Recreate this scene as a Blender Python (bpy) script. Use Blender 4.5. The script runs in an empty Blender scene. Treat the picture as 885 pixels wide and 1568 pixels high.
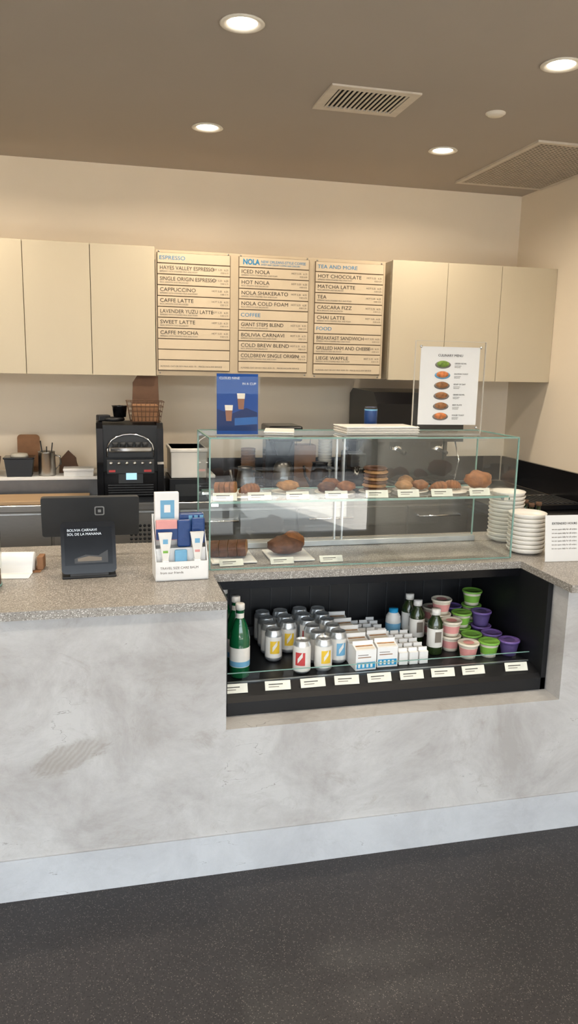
import bpy, bmesh, math, random
from mathutils import Vector, Matrix, Euler
random.seed(7)
scene=bpy.context.scene
COL=scene.collection
def lin(c):
    o=[]
    for v in c[:3]:
        v=v/255.0
        o.append(v/12.92 if v<=.04045 else ((v+.055)/1.055)**2.4)
    return tuple(o)+(1.0,)
MATS={}
def mat(name,col,rough=.5,metal=0.0,var=.06,scale=25.0,bump=0.0,bscale=200.0,emit=0.0,ior=1.45,coat=0.0,aniso=None):
    if name in MATS: return MATS[name]
    m=bpy.data.materials.new(name); m.use_nodes=True; MATS[name]=m
    nt=m.node_tree; n=nt.nodes; l=nt.links
    p=n['Principled BSDF']
    p.inputs['Roughness'].default_value=rough; p.inputs['Metallic'].default_value=metal
    p.inputs['IOR'].default_value=ior; p.inputs['Coat Weight'].default_value=coat
    c=lin(col)
    tc=n.new('ShaderNodeTexCoord'); nz=n.new('ShaderNodeTexNoise'); nz.inputs['Scale'].default_value=scale; nz.inputs['Detail'].default_value=4
    if aniso:
        mp=n.new('ShaderNodeMapping'); mp.inputs['Scale'].default_value=aniso
        l.new(tc.outputs['Object'],mp.inputs['Vector']); l.new(mp.outputs[0],nz.inputs['Vector'])
    else: l.new(tc.outputs['Object'],nz.inputs['Vector'])
    cr=n.new('ShaderNodeValToRGB'); cr.color_ramp.elements[0].position=.3; cr.color_ramp.elements[1].position=.7
    cr.color_ramp.elements[0].color=tuple(max(0,v*(1-var)) for v in c[:3])+(1,)
    cr.color_ramp.elements[1].color=tuple(min(1,v*(1+var)) for v in c[:3])+(1,)
    l.new(nz.outputs['Fac'],cr.inputs[0]); l.new(cr.outputs[0],p.inputs['Base Color'])
    if bump>0:
        nb=n.new('ShaderNodeTexNoise'); nb.inputs['Scale'].default_value=bscale; nb.inputs['Detail'].default_value=3
        l.new(tc.outputs['Object'],nb.inputs['Vector'])
        b=n.new('ShaderNodeBump'); b.inputs['Strength'].default_value=bump; b.inputs['Distance'].default_value=.003
        l.new(nb.outputs['Fac'],b.inputs['Height']); l.new(b.outputs[0],p.inputs['Normal'])
    if emit>0:
        p.inputs['Emission Color'].default_value=c; p.inputs['Emission Strength'].default_value=emit
    return m

def speckle(name,base,chips,rough,cloud=.15,cscale=1.5):
    """terrazzo / aggregate: voronoi chips over a clouded base"""
    m=bpy.data.materials.new(name); m.use_nodes=True; MATS[name]=m
    nt=m.node_tree; n=nt.nodes; l=nt.links; p=n['Principled BSDF']; p.inputs['Roughness'].default_value=rough
    tc=n.new('ShaderNodeTexCoord')
    nz=n.new('ShaderNodeTexNoise'); nz.inputs['Scale'].default_value=cscale; nz.inputs['Detail'].default_value=6
    l.new(tc.outputs['Object'],nz.inputs['Vector'])
    cr=n.new('ShaderNodeValToRGB'); c=lin(base); cr.color_ramp.elements[0].position=.3; cr.color_ramp.elements[1].position=.7
    cr.color_ramp.elements[0].color=tuple(v*(1-cloud) for v in c[:3])+(1,); cr.color_ramp.elements[1].color=tuple(v*(1+cloud) for v in c[:3])+(1,)
    l.new(nz.outputs['Fac'],cr.inputs[0]); prev=cr.outputs[0]
    for i,(cc,sc,t) in enumerate(chips):
        v=n.new('ShaderNodeTexVoronoi'); v.inputs['Scale'].default_value=sc
        mp=n.new('ShaderNodeMapping'); mp.inputs['Location'].default_value=(i*3.7,i*1.3,i*.7)
        l.new(tc.outputs['Object'],mp.inputs['Vector']); l.new(mp.outputs[0],v.inputs['Vector'])
        sp=n.new('ShaderNodeSeparateColor'); l.new(v.outputs['Color'],sp.inputs[0])
        a=n.new('ShaderNodeMath'); a.operation='GREATER_THAN'; a.inputs[1].default_value=t; l.new(sp.outputs[0],a.inputs[0])
        d=n.new('ShaderNodeMath'); d.operation='LESS_THAN'; d.inputs[1].default_value=.42; l.new(v.outputs['Distance'],d.inputs[0])
        mm=n.new('ShaderNodeMath'); mm.operation='MULTIPLY'; l.new(a.outputs[0],mm.inputs[0]); l.new(d.outputs[0],mm.inputs[1])
        mx=n.new('ShaderNodeMix'); mx.data_type='RGBA'; l.new(mm.outputs[0],mx.inputs[0]); l.new(prev,mx.inputs[6]); mx.inputs[7].default_value=lin(cc); prev=mx.outputs[2]
    l.new(prev,p.inputs['Base Color'])
    return m

def plaster(name,c1,c2,c3,scuff=False,streak=1.0):
    m=bpy.data.materials.new(name); m.use_nodes=True; MATS[name]=m
    nt=m.node_tree; n=nt.nodes; l=nt.links; p=n['Principled BSDF']; p.inputs['Roughness'].default_value=.8
    tc=n.new('ShaderNodeTexCoord')
    n1=n.new('ShaderNodeTexNoise'); n1.inputs['Scale'].default_value=3.2; n1.inputs['Detail'].default_value=11; n1.inputs['Roughness'].default_value=.72; n1.inputs['Distortion'].default_value=.5
    l.new(tc.outputs['Object'],n1.inputs['Vector'])
    cr=n.new('ShaderNodeValToRGB'); e=cr.color_ramp.elements; e[0].position=.36; e[0].color=lin(c1); e[1].position=.60; e[1].color=lin(c2)
    l.new(n1.outputs['Fac'],cr.inputs[0])
    mp=n.new('ShaderNodeMapping'); mp.inputs['Scale'].default_value=(5,5,7); mp.inputs['Rotation'].default_value=(0,.6,0)
    l.new(tc.outputs['Object'],mp.inputs['Vector'])
    n2=n.new('ShaderNodeTexNoise'); n2.inputs['Scale'].default_value=1.5; n2.inputs['Detail'].default_value=11; n2.inputs['Roughness'].default_value=.8; n2.inputs['Distortion'].default_value=.7
    l.new(mp.outputs[0],n2.inputs['Vector'])
    cr2=n.new('ShaderNodeValToRGB'); e=cr2.color_ramp.elements; e[0].position=.54; e[0].color=(0,0,0,1); e[1].position=.72; e[1].color=(.75*streak,)*3+(1,)
    l.new(n2.outputs['Fac'],cr2.inputs[0])
    mx=n.new('ShaderNodeMix'); mx.data_type='RGBA'; l.new(cr2.outputs[0],mx.inputs[0]); l.new(cr.outputs[0],mx.inputs[6]); mx.inputs[7].default_value=lin(c3)
    last=mx.outputs[2]
    mp3=n.new('ShaderNodeMapping'); mp3.inputs['Scale'].default_value=(1.2,1.2,4.5); mp3.inputs['Rotation'].default_value=(0,.12,0); l.new(tc.outputs['Object'],mp3.inputs['Vector'])
    n3=n.new('ShaderNodeTexNoise'); n3.inputs['Scale'].default_value=2.3; n3.inputs['Detail'].default_value=5; l.new(mp3.outputs[0],n3.inputs['Vector'])
    s3=n.new('ShaderNodeMath'); s3.operation='SUBTRACT'; s3.inputs[1].default_value=.5; l.new(n3.outputs['Fac'],s3.inputs[0])
    a3=n.new('ShaderNodeMath'); a3.operation='ABSOLUTE'; l.new(s3.outputs[0],a3.inputs[0])
    c3n=n.new('ShaderNodeMath'); c3n.operation='LESS_THAN'; c3n.inputs[1].default_value=.0018; l.new(a3.outputs[0],c3n.inputs[0])
    g3=n.new('ShaderNodeMath'); g3.operation='GREATER_THAN'; g3.inputs[1].default_value=.57; l.new(n1.outputs['Fac'],g3.inputs[0])
    m3=n.new('ShaderNodeMath'); m3.operation='MULTIPLY'; l.new(c3n.outputs[0],m3.inputs[0]); l.new(g3.outputs[0],m3.inputs[1])
    m4=n.new('ShaderNodeMath'); m4.operation='MULTIPLY'; m4.inputs[1].default_value=.5; l.new(m3.outputs[0],m4.inputs[0])
    mx3=n.new('ShaderNodeMix'); mx3.data_type='RGBA'; l.new(m4.outputs[0],mx3.inputs[0]); l.new(last,mx3.inputs[6]); mx3.inputs[7].default_value=lin((100,94,86)); last=mx3.outputs[2]
    if scuff:
        sm=n.new('ShaderNodeMapping'); sm.vector_type='TEXTURE'; sm.inputs['Location'].default_value=(-.10,2.198,.455); sm.inputs['Scale'].default_value=(.12,1,.045); sm.inputs['Rotation'].default_value=(0,-.35,0)
        l.new(tc.outputs['Object'],sm.inputs['Vector']); ln=n.new('ShaderNodeVectorMath'); ln.operation='LENGTH'; l.new(sm.outputs[0],ln.inputs[0])
        ad=n.new('ShaderNodeMath'); ad.operation='MULTIPLY_ADD'; ad.inputs[1].default_value=2.6; l.new(n2.outputs['Fac'],ad.inputs[0]); l.new(ln.outputs['Value'],ad.inputs[2])
        ls=n.new('ShaderNodeMapRange'); ls.inputs[1].default_value=2.35; ls.inputs[2].default_value=2.0; l.new(ad.outputs[0],ls.inputs[0])
        wv=n.new('ShaderNodeTexWave'); wv.inputs['Scale'].default_value=22; wv.inputs['Distortion'].default_value=5; wv.inputs['Detail'].default_value=3
        wm=n.new('ShaderNodeMapping'); wm.inputs['Rotation'].default_value=(0,-.7,0); l.new(tc.outputs['Object'],wm.inputs['Vector']); l.new(wm.outputs[0],wv.inputs['Vector'])
        wq=n.new('ShaderNodeMath'); wq.operation='MULTIPLY_ADD'; wq.inputs[1].default_value=.16; wq.inputs[2].default_value=.32; l.new(wv.outputs['Fac'],wq.inputs[0])
        ws=n.new('ShaderNodeMath'); ws.operation='MULTIPLY'; l.new(ls.outputs[0],ws.inputs[0]); l.new(wq.outputs[0],ws.inputs[1])
        mx4=n.new('ShaderNodeMix'); mx4.data_type='RGBA'; l.new(ws.outputs[0],mx4.inputs[0]); l.new(last,mx4.inputs[6]); mx4.inputs[7].default_value=lin((118,108,96)); last=mx4.outputs[2]
    l.new(last,p.inputs['Base Color'])
    b=n.new('ShaderNodeBump'); b.inputs['Strength'].default_value=.35; b.inputs['Distance'].default_value=.004
    l.new(n2.outputs['Fac'],b.inputs['Height']); l.new(b.outputs[0],p.inputs['Normal'])
    return m

def glassmat(name,tint=(1,1,1),f0=.06,mx=1.0):
    m=bpy.data.materials.new(name); m.use_nodes=True; MATS[name]=m
    nt=m.node_tree; n=nt.nodes; l=nt.links; n.clear()
    o=n.new('ShaderNodeOutputMaterial'); tr=n.new('ShaderNodeBsdfTransparent'); tr.inputs[0].default_value=tuple(tint)+(1,)
    gl=n.new('ShaderNodeBsdfGlossy'); gl.inputs['Roughness'].default_value=.0; gl.inputs[0].default_value=(1,1,1,1)
    g=n.new('ShaderNodeNewGeometry'); d=n.new('ShaderNodeVectorMath'); d.operation='DOT_PRODUCT'
    l.new(g.outputs['Incoming'],d.inputs[0]); l.new(g.outputs['Normal'],d.inputs[1])
    a=n.new('ShaderNodeMath'); a.operation='ABSOLUTE'; l.new(d.outputs['Value'],a.inputs[0])
    s=n.new('ShaderNodeMath'); s.operation='SUBTRACT'; s.inputs[0].default_value=1; l.new(a.outputs[0],s.inputs[1])
    pw=n.new('ShaderNodeMath'); pw.operation='POWER'; pw.inputs[1].default_value=5; l.new(s.outputs[0],pw.inputs[0])
    ma=n.new('ShaderNodeMath'); ma.operation='MULTIPLY_ADD'; ma.inputs[1].default_value=(1-f0)*mx; ma.inputs[2].default_value=f0; l.new(pw.outputs[0],ma.inputs[0])
    mi=n.new('ShaderNodeMixShader'); l.new(ma.outputs[0],mi.inputs[0]); l.new(tr.outputs[0],mi.inputs[1]); l.new(gl.outputs[0],mi.inputs[2]); l.new(mi.outputs[0],o.inputs[0])
    return m

class B:
    def __init__(s,name): s.name=name; s.bm=bmesh.new(); s.mats=[]
    def mi(s,m):
        if m not in s.mats: s.mats.append(m)
        return s.mats.index(m)
    def _fin(s,geo,m,M=None,smooth=False):
        i=s.mi(m); vs=set()
        for f in geo:
            f.material_index=i; f.smooth=smooth
            for v in f.verts: vs.add(v)
        if M is not None: bmesh.ops.transform(s.bm,matrix=M,verts=list(vs))
    def box(s,x0,x1,y0,y1,z0,z1,m,bev=0,M=None,seg=2,smooth=False):
        r=bmesh.ops.create_cube(s.bm,size=1)
        T=Matrix.Translation(((x0+x1)/2,(y0+y1)/2,(z0+z1)/2))@Matrix.Diagonal((abs(x1-x0),abs(y1-y0),abs(z1-z0),1))
        bmesh.ops.transform(s.bm,matrix=T,verts=r['verts'])
        fs=set(f for v in r['verts'] for f in v.link_faces)
        if bev>0:
            es=set(e for v in r['verts'] for e in v.link_edges)
            rr=bmesh.ops.bevel(s.bm,geom=list(es),offset=bev,segments=seg,affect='EDGES',profile=.5)
            fs=set(rr['faces'])|set(f for f in fs if f.is_valid)
            vs=set(v for f in fs for v in f.verts); fs=set(f for v in vs for f in v.link_faces)
        s._fin(fs,m,M,smooth); return s
    def lathe(s,prof,m,seg=24,c=(0,0,0),M=None,sx=1,sy=1,smooth=True):
        rings=[]
        for q in prof:
            r,z=q[0],q[1]
            if r<=1e-6: rings.append([s.bm.verts.new((c[0],c[1],c[2]+z))])
            else: rings.append([s.bm.verts.new((c[0]+r*sx*math.cos(2*math.pi*k/seg),c[1]+r*sy*math.sin(2*math.pi*k/seg),c[2]+z)) for k in range(seg)])
        for i in range(len(rings)-1):
            a,b=rings[i],rings[i+1]; mm=prof[i][2] if len(prof[i])>2 and prof[i][2] is not None else m
            fs=[]
            for k in range(seg):
                k2=(k+1)%seg
                if len(a)==1 and len(b)==1: continue
                if len(a)==1: vs=[a[0],b[k2],b[k]][::-1]
                elif len(b)==1: vs=[a[k],a[k2],b[0]]
                else: vs=[a[k],a[k2],b[k2],b[k]]
                try: fs.append(s.bm.faces.new(vs))
                except ValueError: pass
            s._fin(fs,mm,None,smooth)
        if M is not None: bmesh.ops.transform(s.bm,matrix=M,verts=[v for r in rings for v in r])
        return s
    def prism(s,pts,a,b,m,axis='y',M=None,smooth=False):
        def P(p,t):
            return {'y':(p[0],t,p[1]),'z':(p[0],p[1],t),'x':(t,p[0],p[1])}[axis]
        A=[s.bm.verts.new(P(p,a)) for p in pts]; Bv=[s.bm.verts.new(P(p,b)) for p in pts]
        fs=[s.bm.faces.new(A),s.bm.faces.new(Bv[::-1])]
        n=len(pts)
        for k in range(n): fs.append(s.bm.faces.new([A[k],Bv[k],Bv[(k+1)%n],A[(k+1)%n]]))
        s._fin(fs,m,M,smooth); return s
    def quad(s,pts,m,M=None):
        f=s.bm.faces.new([s.bm.verts.new(p) for p in pts]); s._fin([f],m,M); return s
    def blob(s,c,r,m,M=None,noise=.0,seed=0,sub=3):
        rr=bmesh.ops.create_icosphere(s.bm,subdivisions=sub,radius=1)
        rnd=random.Random(seed); ph=[rnd.uniform(0,6.28) for _ in range(6)]
        for v in rr['verts']:
            p=v.co.copy()
            k=1+noise*(math.sin(5*p.x+ph[0])*math.sin(4*p.y+ph[1])+.6*math.sin(9*p.z+ph[2]+4*p.x)+.5*math.sin(11*p.y+ph[3]))
            v.co=Vector((p.x*r[0]*k+c[0],p.y*r[1]*k+c[1],p.z*r[2]*k+c[2]))
        fs=set(f for v in rr['verts'] for f in v.link_faces); s._fin(fs,m,M,True); return s
    def tube(s,pts,r,m,seg=8,M=None):
        rings=[]
        for i,p in enumerate(pts):
            p=Vector(p); d=(Vector(pts[min(i+1,len(pts)-1)])-Vector(pts[max(i-1,0)]))
            if d.length<1e-9: d=Vector((1,0,0))
            d.normalize()
            u=d.cross(Vector((0,0,1))) if abs(d.z)<.9 else d.cross(Vector((1,0,0)))
            u.normalize(); w=d.cross(u)
            rings.append([s.bm.verts.new(p+r*(math.cos(2*math.pi*k/seg)*u+math.sin(2*math.pi*k/seg)*w)) for k in range(seg)])
        fs=[]
        for a,b in zip(rings,rings[1:]):
            for k in range(seg): fs.append(s.bm.faces.new([a[k],a[(k+1)%seg],b[(k+1)%seg],b[k]]))
        fs.append(s.bm.faces.new(rings[0])); fs.append(s.bm.faces.new(rings[-1]))
        s._fin(fs,m,M,True); return s
    def mesh(s):
        bmesh.ops.recalc_face_normals(s.bm,faces=s.bm.faces[:])
        me=bpy.data.meshes.new(s.name); s.bm.to_mesh(me); s.bm.free()
        for m in s.mats: me.materials.append(m)
        return me
    def done(s,loc=(0,0,0),rot=(0,0,0),parent=None):
        return place(s.name,s.mesh(),loc,rot,parent)
def place(name,me,loc=(0,0,0),rot=(0,0,0),parent=None):
    o=bpy.data.objects.new(name,me); COL.objects.link(o); o.location=loc; o.rotation_euler=rot
    if parent: o.parent=parent
    return o
def text(body,size,loc,m,parent=None,align='LEFT',rot=(math.pi/2,0,0),sx=1,name='lettering',bold=0,ext=.0003):
    c=bpy.data.curves.new(name,'FONT'); c.body=body; c.size=size; c.align_x=align; c.extrude=ext; c.offset=bold*size; c.materials.append(m); c.resolution_u=3
    o=bpy.data.objects.new(name,c); COL.objects.link(o); o.location=loc; o.rotation_euler=rot; o.scale=(sx,1,1)
    if parent: o.parent=parent
    return o
def rrect(w,h,r,cx=0,cz=0,seg=5):
    pts=[]
    for (sx,sz,a0) in ((1,1,0),(-1,1,90),(-1,-1,180),(1,-1,270)):
        for k in range(seg+1):
            a=math.radians(a0+90*k/seg); pts.append((cx+sx*(w/2-r)+r*math.cos(a),cz+sz*(h/2-r)+r*math.sin(a)))
    return pts
def RX(a): return Matrix.Rotation(math.radians(a),4,'X')
def RZ(a): return Matrix.Rotation(math.radians(a),4,'Z')
def TR(x,y,z): return Matrix.Translation((x,y,z))

# ---------------- materials
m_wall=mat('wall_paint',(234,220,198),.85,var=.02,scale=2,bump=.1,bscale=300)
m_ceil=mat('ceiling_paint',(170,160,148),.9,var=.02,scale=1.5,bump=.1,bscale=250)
m_cab=mat('cabinet_laminate',(194,182,157),.55,var=.03,scale=3,aniso=(1,1,.3))
m_cabgap=mat('cabinet_shadow_gap',(95,85,70),.8)
m_plaster=plaster('counter_plaster',(154,151,148),(178,177,175),(143,137,130),scuff=True,streak=.95)
m_base=plaster('base_band_plaster',(164,166,169),(178,181,184),(152,152,152),streak=.6)
m_top=speckle('grey_terrazzo',(134,129,122),[((182,178,171),230,.62),((92,86,80),260,.76),((212,208,202),330,.84)],.35,cloud=.08)
m_floor=speckle('dark_aggregate_floor',(43,40,40),[((76,72,68),230,.84),((24,22,22),200,.75),((116,110,102),330,.93)],.42,cloud=.3,cscale=2.0)
m_black=mat('black_powder_coat',(13,14,17),.45)
m_blackgloss=mat('black_gloss',(12,12,15),.18,ior=1.35)
m_dark=mat('dark_grey_plastic',(44,46,48),.45)
m_steel=mat('brushed_steel',(180,178,174),.3,metal=1,aniso=(1,40,40),var=.08)
m_steeld=mat('darkened_steel',(104,102,100),.35,metal=1)
m_chrome=mat('chrome',(225,225,225),.1,metal=1)
m_alu=mat('aluminium_trim',(200,204,206),.35,metal=.8)
m_white=mat('white_ceramic',(222,218,210),.3,var=.02)
m_paper=mat('white_paper',(222,222,220),.7,var=.01)
m_kraft=mat('kraft_paper',(136,98,68),.8,var=.12,scale=20)
m_kraftd=mat('dark_kraft_board',(92,66,48),.8,var=.1)
m_wood=mat('maple_cutting_board',(176,146,110),.5,var=.12,scale=6,aniso=(.6,12,12))
m_ink=mat('black_ink',(50,46,42),.7)
m_inkg=mat('grey_ink',(112,104,94),.7)
m_inkb=mat('blue_ink',(45,130,175),.6)
m_strip=mat('menu_strip_board',(204,186,158),.6,var=.03,scale=8)
m_board=mat('menu_back_panel',(192,174,146),.6,var=.04,scale=5)
m_stripshade=mat('menu_strip_shade',(104,88,70),.6)  # dark brown backing, paints the shadow line under each menu strip
m_glass=glassmat('clear_glass',(.96,.98,.97),.055)
m_acr=glassmat('clear_acrylic',(.98,.98,.98),.012,.6)
m_gedge=mat('glass_polished_edge',(122,156,146),.2)
m_blue=mat('poster_blue',(14,66,136),.6,var=.1,scale=4,ior=1.3)
m_crust=mat('baked_crust',(134,84,46),.6,var=.35,scale=40,bump=.6,bscale=120)
m_crustd=mat('dark_baked_crust',(88,54,34),.6,var=.35,scale=40,bump=.6,bscale=120)
m_crumb=mat('golden_crumb',(164,120,76),.7,var=.25,scale=60,bump=.6,bscale=160)
m_green=mat('green_bottle_glass',(12,84,48),.1,coat=.6)
m_dkgreen=mat('green_juice',(36,50,24),.15,coat=.5)
m_lamp=mat('downlight_lens',(255,246,230),.5,emit=9)
m_trimw=mat('white_trim',(232,224,208),.5)
m_cyan=mat('print_cyan',(30,145,195),.5)
m_yel=mat('print_yellow',(215,178,52),.5)
m_red=mat('print_red',(180,60,60),.5)
m_canw=mat('can_white_print',(212,210,204),.4)
m_purple=mat('purple_lid',(104,82,142),.4)
m_violet=mat('violet_cup',(80,66,112),.4)
m_greenl=mat('green_lid',(116,166,66),.4)
m_pink=mat('pink_print',(205,142,138),.4)
m_cream=mat('cream_cup',(214,206,188),.4)
m_navy=mat('navy_pouch',(24,58,112),.35,bump=.4,bscale=60)
m_sky=mat('pale_blue_print',(104,158,190),.5)
m_screen=mat('screen_dark',(26,28,32),.15,ior=1.25)
m_lcd=mat('lcd_pale_blue',(150,195,220),.3,emit=.9)
m_bsplash=mat('black_backsplash',(26,25,26),.2)
m_plaza=mat('plaza_paving',(205,200,192),.9,var=.1,scale=.6)
m_asph=mat('street_asphalt',(60,60,62),.9)
m_mull=mat('window_mullion',(40,40,42),.4)
m_bldg=mat('far_building',(96,84,74),.9,var=.2,scale=.3)

YC=2.198; XR=2.493; YW=4.454; ZC=2.62; XL=-3.4; YF=-1.7
# ---------------- room shell
def simple(name,*a,**k):
    m=a[6]; return B(name).box(*a[:6],m,**k).done()
simple('floor',XL-.1,XR+.1,YF,YW+.1,-.08,0,m_floor)
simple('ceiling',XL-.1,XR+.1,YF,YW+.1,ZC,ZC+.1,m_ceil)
simple('wall_back',XL-.1,XR+.1,YW,YW+.1,0,ZC,m_wall)
simple('wall_right',XR,XR+.1,YF,YW,0,ZC,m_wall)
simple('wall_left',XL-.1,XL,YF,YW,0,ZC,m_wall)
w=B('window_1')
for x in (XL,-1.95,-.6,1.15,XR-.06): w.box(x,x+.06,YF-.06,YF,0,ZC,m_mull)
w.box(XL,XR,YF-.06,YF,ZC-.12,ZC,m_mull); w.box(XL,XR,YF-.06,YF,0,.08,m_mull); w.box(XL,XR,YF-.06,YF,2.1,2.15,m_mull)
w.done()
g_=B('plaza_ground')
g_.box(-30,30,-4.3,YF-.06,-.1,-.01,m_plaza)
g_.box(-30,30,-10.5,-4.3,-.12,-.05,m_asph)
g_.box(-30,30,-15,-10.5,-.1,-.01,m_plaza)
g_.box(-30,30,-34,-15,-.12,-.05,m_asph)
for i in range(18): g_.box(-20+i*2.3,-19.2+i*2.3,-3.3,-2.9,-.01,.0,m_asph)
g_.box(-30,30,-26,-24,-.1,4.2,m_bldg)
for i in range(18): g_.box(-28+i*3.2,-26+i*3.2,-24,-23.95,.6,3,m_mull)
g_.done()
def car(x,y,m):
    b=B('parked_car')
    b.prism([(-2.1,.3),(2.1,.3),(2.15,.75),(1.3,.9),(.7,1.4),(-1.1,1.42),(-1.8,.95),(-2.15,.85)],-.85,.85,m,'y')
    b.prism([(-1.0,.95),(1.1,.93),(.65,1.33),(-1.0,1.35)],-.87,.87,m_mull,'y')
    for sx in (-1.3,1.3):
        for sy in (-.8,.8): b.lathe([(0,-.1),(.33,-.1),(.33,.1),(0,.1)],m_asph,20,M=TR(sx,sy,.33)@RX(90))
    b.done((x,y,-.05))
m_carw=mat('car_paint_white',(225,225,225),.3); m_card=mat('car_paint_grey',(90,95,100),.3)
car(-2.5,-7.2,m_carw); car(3.0,-7.2,m_card); car(-8,-7.2,m_card); car(8.2,-7.2,m_carw)

# ---------------- counter
G=.03
c=B('service_counter')
c.box(XL+G,.355,YC,2.93,0,.885,m_plaster)
c.box(.355,1.51,YC,2.93,0,.49,m_plaster)
c.box(1.51,XR-G,YC,2.93,0,.885,m_plaster)
c.prism([(XL+G,2.172),(.352,2.172),(.352,2.47),(1.487,2.47),(1.487,2.15),(XR-G,2.15),(XR-G,2.97),(XL+G,2.97)],.885,.911,m_top,'z')
c.done()
simple('baseboard_counter',XL+G,XR-G,YC-.006,YC,0,.135,m_base)

# ---------------- cabinets
def cab(name,xs,x0,x1,y1=YW):
    c=B(name); c.box(x0,x1,4.022,y1,1.536,2.15,m_cab)
    for a,b in zip(xs,xs[1:]): c.box(a+.0015,b-.0015,4.0,4.02,1.531,2.153,m_cab,bev=.001)
    c.box(x0+.004,x1-.004,4.018,4.024,1.538,2.148,m_cabgap)
    return c.done()
cab('wall_cabinet',[.28-.31*i for i in range(10,-1,-1)],.28-3.1,.28)
cab('wall_cabinet',[1.517,1.835,2.155,XR],1.517,XR)

# ---------------- menu board
mb=B('menu_board')
mb.box(.283,1.482,4.012,4.03,1.535,2.142,m_board)
mb.box(.283,1.482,4.03,YW-.03,1.56,2.1,m_board)
cols=[(.292,.652,2.128),(.70,1.062,2.128),(1.10,1.468,2.124)]
P=.0519
rows=[
 [('h','ESPRESSO'),'HAYES VALLEY ESPRESSO','SINGLE ORIGIN ESPRESSO','CAPPUCCINO','CAFFE LATTE','LAVENDER YUZU LATTE','SWEET LATTE','CAFFE MOCHA','','',('s','')],
 [('n','NEW ORLEANS-STYLE COFFEE'),'ICED NOLA','HOT NOLA','NOLA SHAKERATO','NOLA COLD FOAM',('h','COFFEE'),'GIANT STEPS BLEND','BOLIVIA CARNAVI','COLD BREW BLEND','COLDBREW SINGLE ORIGIN',('s','')],
 [('h','TEA AND MORE'),'HOT CHOCOLATE','MATCHA LATTE','TEA','CASCARA FIZZ','CHAI LATTE',('h','FOOD'),'BREAKFAST SANDWICH','GRILLED HAM AND CHEESE','LIEGE WAFFLE',('s','')]]
for (x0,x1,zt) in cols:
    mb.box(x0-.003,x1+.003,4.008,4.012,zt-11*P,zt+.002,m_stripshade)
    for r in range(11):
        mb.box(x0,x1,4.002,4.008,zt-(r+1)*P+.0048,zt-r*P,m_strip,bev=.0008,seg=1)
    for zz in (zt+.007,zt-11*P-.009):
        for xx in (x0+.008,x1-.008): mb.lathe([(.004,0),(.004,.004),(0,.004)],m_steel,10,M=TR(xx,4.012,zz)@RX(90))
mbo=mb.done()
for (x0,x1,zt),rr in zip(cols,rows):
    for r,t in enumerate(rr):
        zb=zt-(r+1)*P+.010; W=x1-x0
        if isinstance(t,tuple):
            k,t=t
            if k=='h': text(t,.026,(x0+.008,4.0015,zb+.010),m_inkb,mbo,sx=1.15)
            elif k=='n':
                text('NOLA',.036,(x0+.018,4.0015,zb+.007),m_inkb,mbo,bold=.04,sx=.85)
                text(t,.0185,(x0+.11,4.0015,zb+.016),m_inkb,mbo,sx=.93)
                text('SWEET AND CREAMY COFFEE AND CHICORY',.0105,(x0+.11,4.0015,zb+.004),m_inkb,mbo,sx=.95)
            else: text('ALMOND, OAT OR SOY MILK ADD .75    PRICES INCLUDE SERVICE',.0105,(x0+.01,4.0015,zb+.01),m_inkg,mbo)
        elif t:
            text(t,.0255,(x0+.01,4.0015,zb+.015),m_ink,mbo,sx=.95 if len(t)>15 else 1.1)
            text('ESPRESSO WITH STEAMED MILK AND FOAM' if r%2 else 'RICH, SMOOTH AND BALANCED',.0095,(x0+.01,4.0015,zb+.003),m_inkg,mbo)
            text('HOT 5.25   6.25',.0125,(x1-.008,4.0015,zb+.02),m_inkg,mbo,align='RIGHT')
            text('ICED 5.75',.0095,(x1-.008,4.0015,zb+.006),m_inkg,mbo,align='RIGHT')

# ---------------- ceiling fittings
def downlight(x,y):
    b=B('recessed_downlight')
    b.lathe([(.047,.002),(.066,.0),(.070,-.004),(.062,-.007),(.048,-.003),(.047,.002)],m_trimw,32)
    b.lathe([(0,-.0005,m_lamp),(.048,-.0005)],m_lamp,32)
    ob=b.done((x,y,ZC))
    l=bpy.data.lights.new('downlight_lamp','AREA'); l.shape='DISK'; l.size=.09; l.energy=8; l.color=(1,.87,.70); l.spread=math.radians(160)
    o=bpy.data.objects.new('downlight_lamp',l); COL.objects.link(o); o.location=(0,0,-.012); o.parent=ob
for x,y in [(.45,2.56),(.49,3.65),(1.62,3.67),(1.55,2.57),(-.7,2.56),(-.65,3.65),(-1.9,2.56),(-1.9,3.65),(.45,1.0),(1.55,1.0),(-.7,1.0)]: downlight(x,y)
m_ventw=mat('vent_frame',(206,196,180),.5)
m_ventd=mat('vent_dark',(26,23,21),.8)
v=B('air_supply_vent')
x0,x1,y0,y1=.875,1.20,2.985,3.235
for a in ((x0-.015,x1+.015,y0-.015,y0+.02),(x0-.015,x1+.015,y1-.02,y1+.015),(x0-.015,x0+.02,y0+.02,y1-.02),(x1-.02,x1+.015,y0+.02,y1-.02)):
    v.box(*a,ZC-.007,ZC,m_ventw)
v.box(x0,x1,y0,y1,ZC-.001,ZC,m_ventd)
for i in range(15):
    xx=x0+.03+i*(x1-x0-.06)/14
    v.box(xx-.004,xx+.004,y0+.02,y1-.02,ZC-.007,ZC-.004,m_ventw)
v.done()
m_grille=mat('perforated_grille',(180,166,146),.6)
v=B('air_return_vent')
x0,x1,y0,y1=1.965,2.485,3.39,4.22
v.box(x0,x1,y0,y1,ZC-.003,ZC+.001,m_ventd)
for a in ((x0-.012,x1,y0-.012,y0+.012),(x0-.012,x1,y1-.012,y1+.012),(x0-.012,x0+.012,y0+.012,y1-.012),(x1-.02,x1,y0+.012,y1-.012)):
    v.box(*a,ZC-.010,ZC,m_ventw)
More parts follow.
